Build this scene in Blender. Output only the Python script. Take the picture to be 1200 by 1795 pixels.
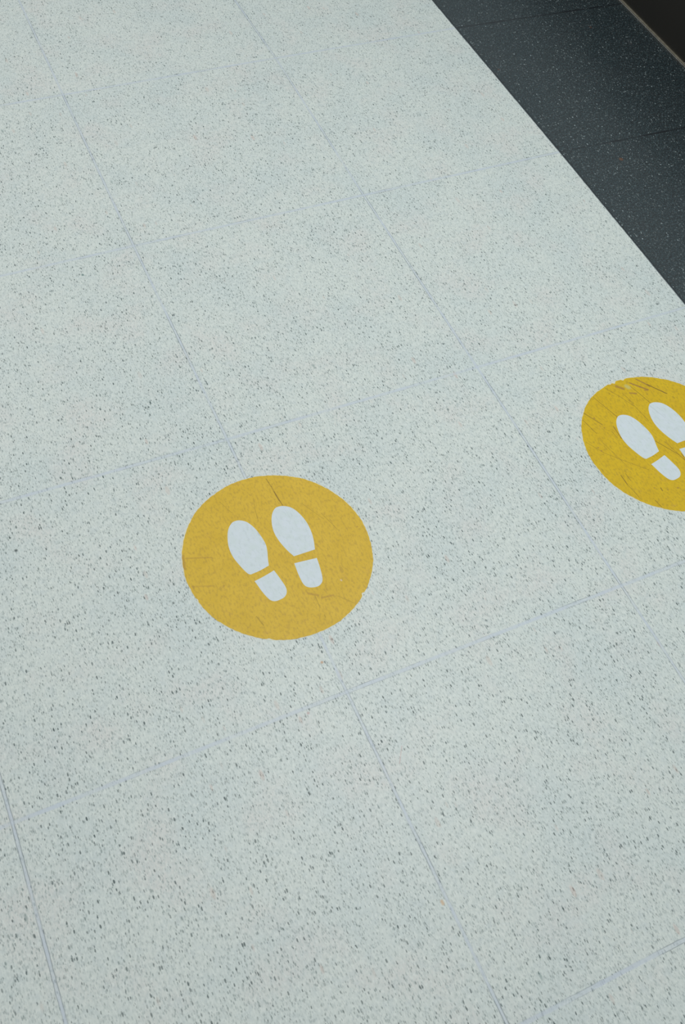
import bpy, bmesh, math, random
from mathutils import Matrix, Vector

for o in list(bpy.data.objects):
    bpy.data.objects.remove(o)
scene = bpy.context.scene
COL = scene.collection

# ------------------------------------------------------------------ camera
CAM = [-0.46581, -2.34883, 1.65363]
ROT = [[0.903522, 0.294509, -0.311308], [-0.413682, 0.789038, -0.454187], [0.111872, 0.539151, 0.834746]]
cam_data = bpy.data.cameras.new('camera')
cam = bpy.data.objects.new('camera', cam_data)
COL.objects.link(cam)
cam.matrix_world = Matrix.Translation(CAM) @ Matrix(ROT).to_4x4()
cam_data.sensor_fit = 'HORIZONTAL'
cam_data.sensor_width = 24.0
cam_data.lens = 34.5779
cam_data.clip_start = 0.05
cam_data.dof.use_dof = True
cam_data.dof.focus_distance = 2.25
cam_data.dof.aperture_fstop = 9.0
scene.camera = cam

# ------------------------------------------------------------------ light of the hall
world = bpy.data.worlds.new('hall_light')
scene.world = world
world.use_nodes = True
bg = world.node_tree.nodes['Background']
bg.inputs['Color'].default_value = (0.87, 0.91, 0.925, 1)
bg.inputs['Strength'].default_value = 0.48

def ceiling_lamp(x, y, energy, sx, sy, rot=0.0, z=2.9):
    d = bpy.data.lights.new('ceiling_lamp', 'AREA')
    d.shape = 'RECTANGLE'
    d.size, d.size_y = sx, sy
    d.energy = energy
    d.color = (0.99, 1.0, 0.975)
    o = bpy.data.objects.new('ceiling_lamp', d)
    o.location = (x, y, z)
    o.rotation_euler = (0, 0, rot)
    COL.objects.link(o)

ceiling_lamp(0.75, -1.20, 32, 1.2, 1.2)
ceiling_lamp(-0.9, 1.4, 18, 1.2, 0.6)
ceiling_lamp(-2.4, -0.2, 5, 1.2, 0.6)

scene.view_settings.view_transform = 'Standard'
scene.view_settings.look = 'None'
scene.view_settings.exposure = -0.05
scene.view_settings.gamma = 1.0
scene.view_settings.use_curve_mapping = False

# ------------------------------------------------------------------ measured data (metres)
TILE = 0.6
WARP = {"-1,0": [-0.0, -9.8], "-1,1": [-0.0, -5.2], "-1,2": [-0.0, 4.8], "-1,3": [1.3, -3.7], "-1,4": [-6.2, 0.0], "0,-1": [4.6, -0.0], "0,0": [0.5, -4.3], "0,1": [-3.0, 1.4], "0,2": [-0.3, -1.3], "0,3": [-2.3, -1.8], "0,4": [0.9, 4.4], "1,-1": [-7.4, 0.0], "1,0": [7.6, 4.0], "1,1": [1.1, 4.4], "1,2": [1.3, -1.5], "1,3": [2.4, -3.0], "1,4": [1.8, -2.0], "2,-1": [-10.8, -0.0], "2,0": [-5.1, 7.0], "2,1": [0.8, 7.1], "2,2": [0.4, -2.4], "2,3": [-0.0, -2.9], "3,0": [-0.0, -6.4], "3,1": [0.0, -8.1]}
C1 = [-0.0065, -1.4919]
C2 = [0.8977, -1.5296]
LS = [[-0.0405, 0.0951], [-0.0299, 0.0864], [-0.0212, 0.0681], [-0.0164, 0.0453], [-0.0153, 0.0264], [-0.0182, 0.0114], [-0.0236, -0.0047], [-0.0275, -0.019], [-0.048, -0.0232], [-0.067, -0.0248], [-0.072, -0.0198], [-0.0785, -0.0017], [-0.0844, 0.023], [-0.0843, 0.0457], [-0.079, 0.0666], [-0.0706, 0.0843], [-0.0592, 0.0955], [-0.0496, 0.0976]]
LH = [[-0.0656, -0.0408], [-0.044, -0.0372], [-0.0223, -0.0322], [-0.0185, -0.0515], [-0.0155, -0.0725], [-0.0179, -0.0847], [-0.0258, -0.0925], [-0.0385, -0.0949], [-0.0476, -0.0935], [-0.0544, -0.0865], [-0.0604, -0.0682], [-0.0635, -0.0517]]
RS = [[0.0517, 0.097], [0.0645, 0.0883], [0.0738, 0.0714], [0.0797, 0.0467], [0.0797, 0.023], [0.0764, 0.0032], [0.0701, -0.0176], [0.0479, -0.0174], [0.0258, -0.0172], [0.0189, -0.0004], [0.0125, 0.0228], [0.0104, 0.0468], [0.0146, 0.0688], [0.0229, 0.087], [0.0334, 0.0975], [0.0422, 0.0991]]
RH = [[0.02, -0.0318], [0.0408, -0.0338], [0.0658, -0.0365], [0.0633, -0.056], [0.0592, -0.0769], [0.0542, -0.0883], [0.0443, -0.0942], [0.0311, -0.0927], [0.0218, -0.0868], [0.0182, -0.0767], [0.0181, -0.0566]]
S1 = [[0.0439, 0.1704, 0.0465, 0.1493, 0.9, 0.55], [0.0465, 0.1493, 0.0483, 0.1111, 0.9, 0.55], [-0.0633, 0.1504, -0.0506, 0.1176, 0.7, 0.3], [0.0017, 0.135, -0.0056, 0.103, 0.7, 0.3], [-0.0056, 0.103, -0.0084, 0.0826, 0.7, 0.3], [0.0471, 0.1358, 0.0506, 0.0993, 1.0, 0.65], [0.0498, 0.0975, 0.054, 0.0635, 0.6, 0.3], [0.0892, 0.0893, 0.1148, 0.0407, 0.7, 0.28], [0.1158, 0.0555, 0.1306, 0.0091, 0.7, 0.35], [0.1701, 0.0006, 0.1701, 0.0006, 2.2, 0.4], [-0.1683, 0.0519, -0.1238, 0.0369, 1.8, 0.3], [-0.1786, -0.0097, -0.1423, -0.0217, 2, 0.2], [-0.1229, -0.0292, -0.1229, -0.0292, 2.2, 0.4], [-0.1311, 0.0036, -0.1311, 0.0036, 2.4, 0.3], [-0.09, -0.1115, -0.0848, -0.1325, 1.2, 0.4], [-0.1725, 0.0595, -0.1789, 0.0319, 2.6, 0.4], [-0.0313, -0.0794, -0.0276, -0.0915, 0.7, 0.5], [0.0291, -0.1116, 0.028, -0.1384, 0.7, 0.4], [0.0192, -0.1018, 0.0345, -0.1117, 2.5, 0.35], [0.0398, -0.1197, 0.0619, -0.1223, 2.2, 0.35], [0.0703, -0.1276, 0.0917, -0.1516, 1.5, 0.2], [-0.1948, -0.0818, -0.1747, -0.1083, 0.9, 0.2], [0.0297, -0.1545, 0.029, -0.16, 1, 0.4]]
S2 = [[-0.0781, 0.1642, -0.0594, 0.0967, 0.8, 0.6], [-0.0363, 0.1758, -0.0188, 0.1435, 0.8, 0.5], [-0.0188, 0.1435, -0.004, 0.108, 0.8, 0.5], [-0.1249, 0.1332, -0.1051, 0.0922, 1.6, 0.5], [-0.1389, 0.1187, -0.1311, 0.0758, 0.9, 0.55], [-0.0066, 0.1491, 0.0002, 0.1137, 0.8, 0.5], [-0.0836, 0.0778, -0.0861, 0.0434, 1.2, 0.6], [-0.0954, 0.0669, -0.0942, 0.0467, 1, 0.4], [-0.1112, 0.1133, -0.1112, 0.1133, 2.4, 0.6], [-0.1049, 0.0821, -0.1049, 0.0821, 1.8, 0.6], [-0.0085, 0.1709, 0.0032, 0.1587, 4, 0.6], [-0.0367, 0.1581, -0.0367, 0.1581, 1.6, 0.5], [0.0492, 0.1708, 0.0671, 0.1424, 2, 0.7], [0.0643, 0.1481, 0.0916, 0.1086, 1.5, 0.8], [0.0283, 0.1668, 0.0439, 0.1486, 2.2, 0.75], [0.0439, 0.1486, 0.0569, 0.1344, 2.2, 0.75], [0.0232, 0.1598, 0.033, 0.1229, 0.9, 0.6], [0.033, 0.1229, 0.0382, 0.0985, 0.9, 0.6], [0.0316, 0.0953, 0.0442, 0.0521, 1.0, 0.5], [-0.0044, 0.1259, 0.0026, 0.0602, 0.8, 0.5], [0.0104, 0.1423, 0.0233, 0.1357, 2.6, 0.6], [0.0461, 0.1237, 0.0461, 0.1237, 1.8, 0.5], [0.1002, 0.0961, 0.101, 0.0899, 1.2, 0.5], [0.1176, 0.0968, 0.1176, 0.0968, 1.6, 0.5], [0.1147, 0.1167, 0.1147, 0.1167, 1.6, 0.4], [0.0496, 0.1358, 0.0547, 0.1353, 3, 0.5], [-0.1678, 0.0659, -0.147, 0.0258, 0.9, 0.35], [-0.147, 0.0258, -0.1205, -0.0059, 0.9, 0.35], [-0.1205, -0.0059, -0.0796, -0.0512, 0.9, 0.35], [-0.1343, 0.0576, -0.1202, -0.019, 0.9, 0.3], [-0.1468, -0.0387, -0.1479, -0.0636, 1, 0.8], [-0.1346, -0.0387, -0.1347, -0.059, 0.8, 0.6], [-0.1479, -0.0636, -0.1434, -0.1004, 0.8, 0.5], [-0.1157, -0.122, -0.1127, -0.1405, 1, 0.6], [-0.0844, -0.1001, -0.085, -0.1074, 1.4, 0.7], [-0.0486, -0.115, -0.0486, -0.115, 2.2, 0.6], [-0.0975, -0.0946, -0.0975, -0.0946, 1.8, 0.5], [-0.0722, -0.1102, -0.0722, -0.1102, 1.8, 0.5], [-0.0905, -0.1276, -0.0905, -0.1276, 1.8, 0.4], [-0.1505, 0.0417, -0.1505, 0.0417, 2, 0.6], [-0.1488, 0.0318, -0.1488, 0.0318, 2.2, 0.6], [-0.0178, 0.0074, 0.0095, -0.0436, 0.9, 0.7], [0.0095, -0.0436, 0.0137, -0.0611, 0.9, 0.7], [0.0021, -0.0033, 0.0095, -0.0436, 0.8, 0.5], [0.0168, -0.0439, 0.0164, -0.0543, 1.2, 0.6]]
PALE1 = [0.0899, -0.0984]
PALE2 = [0.0161, 0.1596]
N1 = [[-2.9253, 0.6], [2.9717, -1.0], [-2.0537, 0.9], [1.9401, -2.0], [-0.8754, 2.5]]
N2 = [[1.6698, 1.1], [1.6097, 1.7], [1.4711, 3.3]]
SPOTS = {"tan": [-0.0094, -2.1895], "tan2": [-0.0204, -1.7326], "pink": [-0.0824, -1.8125], "dot": [-0.4642, -1.3112], "dark": [1.3542, -0.6697], "l1": [0.0457, -1.9303], "l2": [0.0283, -1.9563], "dk2": [-0.141, -0.6545], "seam": [1.8147, -0.3206]}

def S(c):
    """sRGB 0-255 -> linear rgba"""
    r = []
    for v in c:
        v /= 255.0
        r.append(v / 12.92 if v <= 0.04045 else ((v + 0.055) / 1.055) ** 2.4)
    return (*r, 1.0)

# ------------------------------------------------------------------ node helper
class NT:
    def __init__(self, name, rough=0.5, spec=0.5):
        self.m = bpy.data.materials.new(name)
        self.m.use_nodes = True
        self.t = self.m.node_tree
        self.bsdf = self.t.nodes['Principled BSDF']
        self.bsdf.inputs['Roughness'].default_value = rough
        self.bsdf.inputs['Specular IOR Level'].default_value = spec
        tc = self.t.nodes.new('ShaderNodeTexCoord')
        self.obj = tc.outputs['Object']
        self.uv = tc.outputs['UV']
    def put(self, sock, v):
        if isinstance(v, bpy.types.NodeSocket):
            self.t.links.new(v, sock)
        elif v is not None:
            sock.default_value = v
    def n(self, kind, **props):
        nd = self.t.nodes.new(kind)
        for k, v in props.items():
            setattr(nd, k, v)
        return nd
    def math(self, op, a, b=None, c=None, clamp=False):
        nd = self.n('ShaderNodeMath', operation=op, use_clamp=clamp)
        for i, v in enumerate((a, b, c)):
            self.put(nd.inputs[i], v)
        return nd.outputs[0]
    def vec(self, op, a, b=None, out=0, scale=None):
        nd = self.n('ShaderNodeVectorMath', operation=op)
        self.put(nd.inputs[0], a)
        self.put(nd.inputs[1], b)
        if scale is not None:
            self.put(nd.inputs['Scale'], scale)
        return nd.outputs[out]
    def sep(self, v):
        nd = self.n('ShaderNodeSeparateXYZ')
        self.put(nd.inputs[0], v)
        return nd.outputs
    def rng(self, v, a, b, c=0.0, d=1.0, smooth=False):
        nd = self.n('ShaderNodeMapRange', clamp=True)
        if smooth:
            nd.interpolation_type = 'SMOOTHSTEP'
        self.put(nd.inputs[0], v)
        for i, x in enumerate((a, b, c, d)):
            self.put(nd.inputs[i + 1], x)
        return nd.outputs[0]
    def mix(self, f, a, b, blend='MIX'):
        nd = self.n('ShaderNodeMix', data_type='RGBA', blend_type=blend)
        self.put(nd.inputs['Factor'], f)
        self.put(nd.inputs['A'], a)
        self.put(nd.inputs['B'], b)
        return nd.outputs['Result']
    def noise(self, v, scale, detail=2.0, rough=0.5):
        nd = self.n('ShaderNodeTexNoise')
        self.put(nd.inputs['Vector'], v)
        nd.inputs['Scale'].default_value = scale
        nd.inputs['Detail'].default_value = detail
        nd.inputs['Roughness'].default_value = rough
        return nd.outputs['Fac']
    def voronoi(self, v, scale, rand=1.0, feature='F1'):
        nd = self.n('ShaderNodeTexVoronoi', feature=feature)
        self.put(nd.inputs['Vector'], v)
        nd.inputs['Scale'].default_value = scale
        nd.inputs['Randomness'].default_value = rand
        return nd.outputs['Distance'], nd.outputs['Color']
    def segment(self, ax, ay, bx, by, width_mm, alpha):
        """soft worn stroke from a to b in object space"""
        A = (ax, ay, 0.0)
        ab = Vector((bx - ax, by - ay, 0.0))
        L2 = ab.length_squared
        pa = self.vec('SUBTRACT', self.flat, A)
        if L2 > 1e-10:
            t = self.math('MULTIPLY', self.vec('DOT_PRODUCT', pa, tuple(ab), out=1), 1.0 / L2, clamp=True)
            pa = self.vec('SUBTRACT', pa, self.vec('SCALE', tuple(ab), scale=t))
        d = self.vec('LENGTH', pa, out=1)
        w = width_mm * 0.001
        return self.rng(d, w * 0.35, w * 1.1, alpha, 0.0)
    def acc(self, items):
        r = None
        for it in items:
            r = it if r is None else self.math('MAXIMUM', r, it)
        return r

def scaled(nt, v, sx, sy, sz=1.0, off=(0, 0, 0)):
    return nt.vec('ADD', nt.vec('MULTIPLY', v, (sx, sy, sz)), off)

def chip_layer(nt, p, scale, lo, hi, radius, off):
    """little aggregate chips: a share (hi) of the voronoi cells, irregular outline"""
    q = scaled(nt, p, 1, 1, 1, off)
    d, c = nt.voronoi(q, scale)
    r, g, b = nt.sep(c)
    pick = nt.rng(r, lo, hi, 1.0, 0.0)
    rad = nt.rng(g, 0.0, 1.0, radius * 0.45, radius)
    m = nt.math('SUBTRACT', rad, d)
    m = nt.rng(m, -0.03, 0.09, 0.0, 1.0)
    return nt.math('MULTIPLY', m, pick), b

# ------------------------------------------------------------------ materials
def mat_terrazzo():
    nt = NT('pale_terrazzo_tile', rough=0.42, spec=0.4)
    p = nt.obj
    # distort the lookup so that chips are ragged
    nz = nt.n('ShaderNodeTexNoise'); nt.put(nz.inputs['Vector'], p)
    nz.inputs['Scale'].default_value = 420; nz.inputs['Detail'].default_value = 1.5
    wob = nt.vec('SCALE', nt.vec('SUBTRACT', nz.outputs['Color'], (0.5, 0.5, 0.5)), scale=0.0016)
    q = nt.vec('ADD', p, wob)
    q = nt.vec('MULTIPLY', q, (1.0, 0.38, 0.0))
    base = S((220, 227, 222))
    # broad mottling of the cement matrix
    big = nt.noise(p, 5.5, 3, 0.6)
    col = nt.mix(nt.rng(big, 0.44, 0.66, 0, 0.8), base, S((209, 220, 219)))
    big2 = nt.noise(scaled(nt, p, 1, 1, 1, (7, 3, 0)), 9.0, 3)
    col = nt.mix(nt.rng(big2, 0.5, 0.68, 0, 0.6), col, S((222, 220, 216)))
    big3 = nt.noise(scaled(nt, p, 1, 1, 1, (17, 3, 0)), 55.0, 3)
    col = nt.mix(nt.rng(big3, 0.5, 0.68, 0, 0.5), col, S((207, 217, 217)))
    # fine grain
    fg = nt.noise(q, 290, 3, 0.6)
    col = nt.mix(nt.rng(fg, 0.46, 0.64, 0, 0.65), col, S((196, 206, 203)))
    fl = nt.noise(scaled(nt, q, 1, 1, 1, (3, 9, 0)), 300, 2, 0.6)
    col = nt.mix(nt.rng(fl, 0.5, 0.68, 0, 0.6), col, S((235, 241, 236)))
    # density of the chips drifts over each batch of tiles
    dens = nt.rng(big, 0.38, 0.66, 0.9, 1.12)
    m1, v1 = chip_layer(nt, q, 430, 0.40, 0.62, 0.54, (0, 0, 0))
    col = nt.mix(nt.math('MULTIPLY', nt.math('MULTIPLY', m1, dens), 0.6), col, S((164, 176, 174)))
    m2, v2 = chip_layer(nt, q, 360, 0.24, 0.40, 0.46, (5.3, 1.7, 0))
    col = nt.mix(nt.math('MULTIPLY', nt.math('MULTIPLY', m2, dens), 0.72, clamp=True), col, nt.mix(v2, S((122, 138, 136)), S((156, 164, 161))))
    m3, v3 = chip_layer(nt, q, 285, 0.15, 0.25, 0.43, (2.9, 8.1, 0))
    col = nt.mix(nt.math('MULTIPLY', nt.math('MULTIPLY', m3, dens), 0.84, clamp=True), col, nt.mix(v3, S((64, 82, 83)), S((106, 118, 117))))
    m4, v4 = chip_layer(nt, q, 70, 0.03, 0.045, 0.34, (9.9, 4.1, 0))
    col = nt.mix(nt.math('MULTIPLY', m4, 0.32), col, nt.mix(v4, S((210, 174, 160)), S((210, 192, 180))))
    m5, v5 = chip_layer(nt, q, 60, 0.012, 0.016, 0.24, (19.9, 14.1, 0))
    col = nt.mix(nt.math('MULTIPLY', m5, 0.5), col, S((110, 138, 136)))
    # single chips and specks that stand out
    nt.flat = nt.vec('MULTIPLY', p, (1, 1, 0))
    def spot(key, w, a, c, stretch=0.0):
        nonlocal col
        x, y = SPOTS[key]
        col = nt.mix(nt.segment(x, y - stretch, x, y + stretch, w, a), col, S(c))
    spot('tan', 3.4, 0.8, (214, 184, 148), 0.002)
    spot('tan2', 3.4, 0.85, (202, 160, 124))
    spot('pink', 3.2, 0.6, (190, 146, 144))
    spot('dot', 4.2, 0.9, (72, 84, 84))
    spot('dk2', 4.0, 0.8, (70, 112, 110))
    l1, l2 = SPOTS['l1'], SPOTS['l2']
    col = nt.mix(nt.segment(*l1, *l2, 1.3, 0.35), col, S((200, 150, 145)))
    # joints: distance to the nearest integer line of the tile grid (UV counts tiles)
    u, v, _ = nt.sep(nt.uv)
    wv = nt.noise(p, 45, 2)
    dist = []
    for c in (u, v):
        f = nt.math('ABSOLUTE', nt.math('SUBTRACT', c, nt.math('ROUND', c)))
        dist.append(nt.math('MULTIPLY', f, TILE))
    for k, d in enumerate(dist):
        half = (0.0023, 0.0031)[k]
        nn = nt.math('MULTIPLY', nt.math('SUBTRACT', wv, 0.5), 0.0024)
        dd = nt.math('ADD', d, nn)
        g = nt.rng(dd, half - 0.0008, half + 0.0013, 1.0, 0.0)
        if k == 0:
            g = nt.math('MULTIPLY', g, nt.math('LESS_THAN', u, 1.5))
        patchy = nt.rng(nt.noise(scaled(nt, p, 1, 1, 1, (k * 4, 2, 0)), 16, 2), 0.34, 0.62, (0.38, 0.38)[k], (0.8, 0.8)[k])
        gc = nt.mix(nt.noise(p, 22, 2), S((203, 215, 225)), S((203, 210, 221)))
        col = nt.mix(nt.math('MULTIPLY', g, patchy), col, gc)
        # dirt that has gathered along parts of the joint's edges
        e = nt.math('ABSOLUTE', nt.math('SUBTRACT', dd, half + 0.0004))
        e = nt.rng(e, 0.0001, 0.0010, 1.0, 0.0)
        dirt = nt.rng(nt.noise(scaled(nt, p, 1, 1, 1, (k * 9, 5, 0)), (6, 9)[k], 3, 0.7), (0.42, 0.48)[k], (0.58, 0.66)[k], (0.08, 0.03)[k], (0.72, 0.6)[k])
        col = nt.mix(nt.math('MULTIPLY', e, dirt), col, S((104, 116, 124)))
    col = nt.mix(nt.rng(nt.math('ADD', u, nt.math('MULTIPLY', wv, 0.004)), 1.997, 1.999, 0, 0.95), col, S((34, 48, 60)))
    nt.put(nt.bsdf.inputs['Base Color'], col)
    bump = nt.n('ShaderNodeBump'); bump.inputs['Strength'].default_value = 0.25
    bump.inputs['Distance'].default_value = 0.0006
    dm = nt.math('MINIMUM', dist[0], dist[1])
    nt.put(bump.inputs['Height'], nt.rng(dm, 0.0022, 0.0042, 0.0, 1.0))
    nt.put(nt.bsdf.inputs['Normal'], bump.outputs[0])
    return nt.m

def mat_dark():
    nt = NT('dark_terrazzo_tile', rough=0.36, spec=0.85)
    p = nt.obj
    nz = nt.n('ShaderNodeTexNoise'); nt.put(nz.inputs['Vector'], p)
    nz.inputs['Scale'].default_value = 420
    wob = nt.vec('SCALE', nt.vec('SUBTRACT', nz.outputs['Color'], (0.5, 0.5, 0.5)), scale=0.002)
    q = nt.vec('MULTIPLY', nt.vec('ADD', p, wob), (1.0, 0.7, 0.0))
    col = nt.mix(nt.rng(nt.noise(p, 7, 3), 0.35, 0.65), S((13, 24, 28)), S((27, 32, 34)))
    col = nt.mix(nt.rng(nt.noise(q, 290, 3, 0.7), 0.44, 0.64, 0, 0.9), col, S((64, 84, 90)))
    dk = nt.noise(scaled(nt, q, 1, 1, 1, (5, 5, 0)), 260, 2)
    col = nt.mix(nt.rng(dk, 0.48, 0.64, 0, 0.8), col, S((16, 22, 25)))
    m0, v0 = chip_layer(nt, q, 260, 0.2, 0.34, 0.44, (3, 0, 0))
    col = nt.mix(nt.math('MULTIPLY', m0, 0.55), col, nt.mix(v0, S((104, 120, 122)), S((58, 60, 62))))
    m1, v1 = chip_layer(nt, q, 270, 0.22, 0.36, 0.44, (0, 5, 0))
    col = nt.mix(nt.math('MULTIPLY', m1, 0.6), col, nt.mix(v1, S((112, 126, 130)), S((140, 148, 146))))
    m2, v2 = chip_layer(nt, q, 210, 0.06, 0.12, 0.38, (8, 5, 0))
    col = nt.mix(nt.math('MULTIPLY', m2, 0.75), col, S((178, 192, 194)))
    m3, v3 = chip_layer(nt, q, 50, 0.02, 0.03, 0.25, (4, 15, 0))
    col = nt.mix(nt.math('MULTIPLY', m3, 0.6), col, S((92, 62, 48)))
    nt.flat = nt.vec('MULTIPLY', p, (1, 1, 0))
    x, y = SPOTS['dark']
    col = nt.mix(nt.segment(x, y, x, y, 7.5, 0.85), col, S((106, 66, 36)))
    u, v, _ = nt.sep(nt.uv)
    wv = nt.math('MULTIPLY', nt.math('SUBTRACT', nt.noise(p, 40, 2), 0.5), 0.002)
    for k, c in enumerate((u, v)):
        f = nt.math('ADD', nt.math('MULTIPLY', nt.math('ABSOLUTE', nt.math('SUBTRACT', c, nt.math('ROUND', c))), TILE), wv)
        g = nt.rng(f, (0.0022, 0.0020)[k], (0.0042, 0.0042)[k], 1.0, 0.0)
        col = nt.mix(nt.math('MULTIPLY', g, nt.rng(nt.noise(p, 14, 2), 0.35, 0.6, 0.45 if k else 0.8, 1.0)), col, S((6, 12, 20)))
    nt.put(nt.bsdf.inputs['Base Color'], col)
    return nt.m

def mat_sticker(name, base, alt, segs, pale, scuff, scale_noise=1.0):
    nt = NT(name, rough=0.48, spec=0.35)
    p = nt.obj
    nt.flat = nt.vec('MULTIPLY', p, (1, 1, 0))
    st = nt.vec('MULTIPLY', p, (1.0, 0.45, 0))
    col = nt.mix(nt.rng(nt.noise(p, 24, 4, 0.6), 0.35, 0.7), S(base), S(alt))
    col = nt.mix(nt.rng(nt.noise(st, 240, 3, 0.6), 0.48, 0.68, 0, 0.5 * scale_noise), col, S(scuff))
    m, _ = chip_layer(nt, st, 90, 0.05, 0.1, 0.34, (0, 0, 0))
    col = nt.mix(nt.math('MULTIPLY', m, 0.42 * scale_noise), col, S(scuff))
    # dull patches of wear
    col = nt.mix(nt.rng(nt.noise(p, 38, 5, 0.75), 0.58, 0.72, 0, 0.35 * scale_noise), col, S((192, 146, 84)))
    for sg in segs:
        x0, y0, x1, y1, w, a = sg
        c = (120, 90, 40) if w < 1.7 else (156, 110, 66)
        col = nt.mix(nt.segment(x0, y0, x1, y1, w * 1.2, min(1.0, a * 1.05)), col, S(c))
    if pale:
        (x, y), w, a, c = pale
        col = nt.mix(nt.segment(x - w * 0.0002, y + w * 0.0004, x + w * 0.0002, y - w * 0.0004, w, a), col, S(c))
    nt.put(nt.bsdf.inputs['Base Color'], col)
    return nt.m

def mat_print(name, segs):
    nt = NT(name, rough=0.48, spec=0.35)
    p = nt.obj
    nt.flat = nt.vec('MULTIPLY', p, (1, 1, 0))
    col = nt.mix(nt.rng(nt.noise(p, 60, 3), 0.35, 0.65), S((221, 230, 237)), S((216, 227, 229)))
    m, _ = chip_layer(nt, nt.vec('MULTIPLY', p, (1.0, 0.5, 0)), 110, 0.05, 0.1, 0.34, (3, 0, 0))
    col = nt.mix(nt.math('MULTIPLY', m, 0.3), col, S((150, 164, 164)))
    col = nt.mix(nt.rng(nt.noise(nt.vec('MULTIPLY', p, (1, .45, 0)), 200, 2), 0.52, 0.7, 0, 0.35), col, S((196, 208, 210)))
    for x0, y0, x1, y1, w, a in segs:
        col = nt.mix(nt.segment(x0, y0, x1, y1, w, a * 0.5), col, S((150, 160, 160)))
    nt.put(nt.bsdf.inputs['Base Color'], col)
    return nt.m

def mat_plain(name, c, rough, metal=0.0, noise=None, spec=0.5):
    nt = NT(name, rough=rough, spec=spec)
    nt.bsdf.inputs['Metallic'].default_value = metal
    if noise:
        c2, sc = noise
        col = nt.mix(nt.rng(nt.noise(nt.vec('MULTIPLY', nt.obj, (1, 1, 1)), sc, 4), 0.35, 0.65), S(c), S(c2))
        nt.put(nt.bsdf.inputs['Base Color'], col)
    else:
        nt.bsdf.inputs['Base Color'].default_value = S(c)
    return nt.m

# ------------------------------------------------------------------ mesh helpers
def link_mesh(name, bm, mat, parent=None, smooth=False):
    me = bpy.data.meshes.new(name)
    bm.normal_update()
    bm.to_mesh(me); bm.free()
    if smooth:
        for f in me.polygons: f.use_smooth = True
    me.materials.append(mat)
    o = bpy.data.objects.new(name, me)
    COL.objects.link(o)
    if parent: o.parent = parent
    return o

def structure(o, label):
    o['kind'] = 'structure'
    o['label'] = label
    return o

def warp(i, k):
    w = WARP.get(f'{i},{k}')
    return (w[0] * 0.001, w[1] * 0.001) if w else (0.0, 0.0)

def grid_pos(u, v):
    """tile coordinates -> metres, following the slightly uneven laying of the real tiles"""
    k = -v
    i0, k0 = math.floor(u + 1e-9), math.floor(k + 1e-9)
    a, b = u - i0, k - k0
    ox = oy = 0.0
    for di, wa in ((0, 1 - a), (1, a)):
        for dk, wb in ((0, 1 - b), (1, b)):
            w = warp(i0 + di, k0 + dk)
            ox += w[0] * wa * wb; oy += w[1] * wa * wb
    return (u * TILE + ox, v * TILE + oy)

def tiled_floor(name, u0, u1, v0, v1, mat, sub=6, depth=0.03, fix_right=False):
    bm = bmesh.new()
    uvl = bm.loops.layers.uv.new('UVMap')
    nu, nv = (u1 - u0) * sub, (v1 - v0) * sub
    V = {}
    for i in range(nu + 1):
        for j in range(nv + 1):
            u, v = u0 + i / sub, v0 + j / sub
            x, y = grid_pos(u, v)
            V[i, j] = (bm.verts.new((x, y, 0.0)), (u, v))
    def face(q):
        f = bm.faces.new([c[0] for c in q])
        for lp, c in zip(f.loops, q): lp[uvl].uv = c[1]
        return f
    for i in range(nu):
        for j in range(nv):
            face([V[i, j], V[i + 1, j], V[i + 1, j + 1], V[i, j + 1]])
    # slab edge below
    ring = [V[i, 0] for i in range(nu + 1)] + [V[nu, j] for j in range(1, nv + 1)] + \
           [V[i, nv] for i in range(nu - 1, -1, -1)] + [V[0, j] for j in range(nv - 1, 0, -1)]
    low = [(bm.verts.new((c[0].co.x, c[0].co.y, -depth)), c[1]) for c in ring]
    n = len(ring)
    for a in range(n):
        b = (a + 1) % n
        face([ring[b], ring[a], low[a], low[b]])
    face(list(reversed(low)))
    return link_mesh(name, bm, mat)

def prism(outline, z0, z1, chamfer=0.0):
    """closed outline (CCW) extruded between z0 and z1"""
    bm = bmesh.new()
    top = [bm.verts.new((x, y, z1)) for x, y in outline]
    bot = [bm.verts.new((x, y, z0)) for x, y in outline]
    n = len(outline)
    bm.faces.new(top)
    bm.faces.new(list(reversed(bot)))
    for a in range(n):
        b = (a + 1) % n
        bm.faces.new((top[a], bot[a], bot[b], top[b]))
    bmesh.ops.recalc_face_normals(bm, faces=bm.faces)
    return bm

def smooth_outline(pts, corners, n=6):
    """Catmull-Rom through the points, sharp at the given corner indices"""
    out = []
    N = len(pts)
    P_ = [Vector(p) for p in pts]
    for i in range(N):
        p1, p2 = P_[i], P_[(i + 1) % N]
        p0 = P_[i - 1] if i not in corners else p1 - (p2 - p1)
        p3 = P_[(i + 2) % N] if (i + 1) % N not in corners else p2 + (p2 - p1)
        for s in range(n):
            t = s / n
            q = 0.5 * ((2 * p1) + (p2 - p0) * t + (2 * p0 - 5 * p1 + 4 * p2 - p3) * t * t + (3 * p1 - p0 - 3 * p2 + p3) * t ** 3)
            out.append((q.x, q.y))
    area = sum(out[i][0] * out[(i + 1) % len(out)][1] - out[(i + 1) % len(out)][0] * out[i][1] for i in range(len(out)))
    return out if area > 0 else out[::-1]

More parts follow.
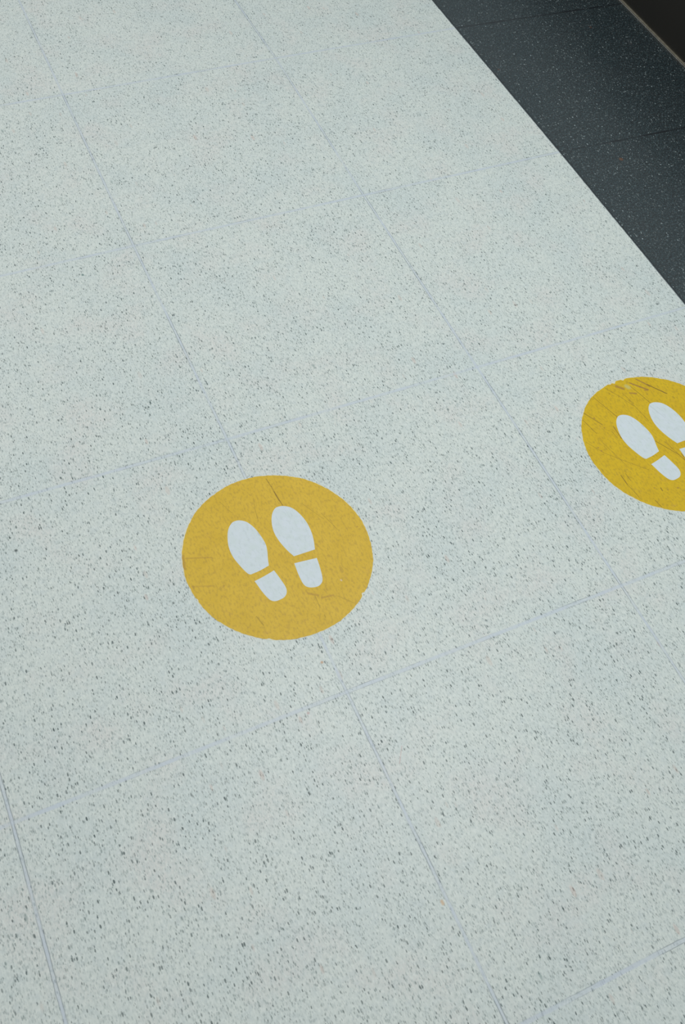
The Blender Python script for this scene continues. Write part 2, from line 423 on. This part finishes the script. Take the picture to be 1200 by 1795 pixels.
def box(x0, x1, y0, y1, z0, z1, bm=None, bev=0.0):
    bm = bm or bmesh.new()
    new = bmesh.new()
    bmesh.ops.create_cube(new, size=1.0)
    for v in new.verts:
        v.co = Vector(((x0 + x1) / 2 + v.co.x * (x1 - x0), (y0 + y1) / 2 + v.co.y * (y1 - y0), (z0 + z1) / 2 + v.co.z * (z1 - z0)))
    if bev:
        bmesh.ops.bevel(new, geom=list(new.edges), offset=bev, segments=2, affect='EDGES', profile=0.6)
    me = bpy.data.meshes.new('tmp'); new.to_mesh(me); new.free()
    bm.from_mesh(me); bpy.data.meshes.remove(me)
    return bm

# ------------------------------------------------------------------ the setting
structure(tiled_floor('floor', -7, 2, -8, 6, mat_terrazzo()),
          'pale speckled terrazzo floor tiles with bluish joints, under the yellow stickers')
structure(tiled_floor('floor', 2, 3, -8, 6, mat_dark()),
          'dark charcoal terrazzo border tiles with white flecks, along the foot of the wall')

WX = 1.806
wall_mat = mat_plain('dark_bronze_panel', (40, 38, 33), 0.32, 0.0, ((34, 33, 30), 3.0))
bm = bmesh.new()
seam = SPOTS['seam'][1] - 0.02
edges = [-4.8, seam - 2.4, seam - 1.2, seam, seam + 1.2, seam + 2.4, 3.6]
for a, b in zip(edges[:-1], edges[1:]):
    box(WX, WX + 0.03, a + 0.0012, b - 0.0012, 0.004, 0.30, bm, 0.0008)
box(WX + 0.012, WX + 0.12, -4.8, 3.6, 0.0, 0.30, bm)
structure(link_mesh('wall_right', bm, wall_mat), 'dark brown panelled wall foot behind the metal strip')
bm = bmesh.new()
box(WX + 0.005, WX + 0.12, -4.8, 3.6, 0.30, 2.8, bm)  # out of view; made pale so its reflection brightens the dark tiles
structure(link_mesh('wall_right', bm, mat_plain('pale_reflector_wall', (216, 226, 230), 0.5)), 'unseen upper wall above the dark panels, made pale to reflect in the dark tiles')
bm = bmesh.new()
box(WX - 0.006, WX, -4.8, 3.6, 0.0, 0.0055, bm, 0.0012)
structure(link_mesh('baseboard_right', bm, mat_plain('worn_steel_strip', (172, 166, 148), 0.5, 0.7, ((150, 145, 128), 60.0))),
          'thin metal strip where the dark border tiles meet the wall')

# ------------------------------------------------------------------ floor stickers
def disc_outline(r, notches, seed, n=420):
    rnd = random.Random(seed)
    ph = [(rnd.uniform(0, 6.28), k, rnd.uniform(0.3, 1.0)) for k in (2, 3, 5, 9, 14, 23, 37, 61, 90)]
    amp = {2: .6, 3: .5, 5: .4, 9: .35, 14: .35, 23: .28, 37: .32, 61: .32, 90: .26}
    out = []
    for i in range(n):
        a = 2 * math.pi * i / n
        d = sum(amp[k] * w * math.sin(k * a + p0) for p0, k, w in ph) * 0.001
        for ang, depth, width in notches:
            da = (a - ang + math.pi) % (2 * math.pi) - math.pi
            d -= depth * 0.001 * math.exp(-(da / width) ** 4)
        out.append(((r + d) * math.cos(a), (r + d) * math.sin(a)))
    return out

def round_sticker(loc, rot, mat_disc, mat_pr, notches, seed, label):
    root = bpy.data.objects.new('floor_sticker', None)
    root.empty_display_size = 0.05
    COL.objects.link(root)
    root.location = (loc[0], loc[1], 0.0)
    root.rotation_euler = (0, 0, rot)
    root['label'] = label
    root['category'] = 'floor sticker'
    root['group'] = 'yellow footprint stickers on the floor'
    b = link_mesh('backing_film', prism([(x - 0.0003, y) for x, y in disc_outline(0.1850, [], seed + 5)], 0.00005, 0.0002), BACK, root)
    b['label'] = 'thin pale edge of the backing film'
    link_mesh('disc', prism(disc_outline(0.1842, notches, seed), 0.0002, 0.0005), mat_disc, root)
    for name, pts, corners in (('sole_print', LS, (7, 9)), ('heel_print', LH, (0, 2)), ('sole_print', RS, (6, 8)), ('heel_print', RH, (0, 2))):
        o = link_mesh(name, prism(smooth_outline(pts, corners), 0.0005, 0.0006), mat_pr, root)
        o['label'] = 'white printed shoe sole' if name == 'sole_print' else 'white printed shoe heel'
    return root

BACK = mat_plain('backing_film', (226, 226, 206), 0.5)
PR1 = mat_print('white_footprint_ink', S1)
PR2 = mat_print('scratched_white_footprint_ink', S2)
Y1 = mat_sticker('faded_yellow_vinyl', (227, 189, 62), (219, 181, 52), S1, (PALE1, 2.0, 0.9, (228, 204, 168)), (178, 142, 62))
Y2 = mat_sticker('scratched_yellow_vinyl', (224, 188, 26), (216, 178, 22), S2, (PALE2, 6.5, 0.85, (206, 196, 118)), (168, 134, 40))
n1 = [(a, max(d + 1.0, 1.2), 0.02) for a, d in N1]
n2 = [(N2[0][0], 2.2, 0.022), (N2[1][0], 4.6, 0.022), (N2[2][0], 3.2, 0.018)]
round_sticker(C1, 0.0, Y1, PR1, n1, 3,
              'round faded yellow sticker with two white footprints, whole, stuck on the floor mid-picture')
round_sticker(C2, math.radians(2.38), Y2, PR2, n2, 11,
              'round yellow footprint sticker with brown scratches and chipped rim, cut off by the right edge')
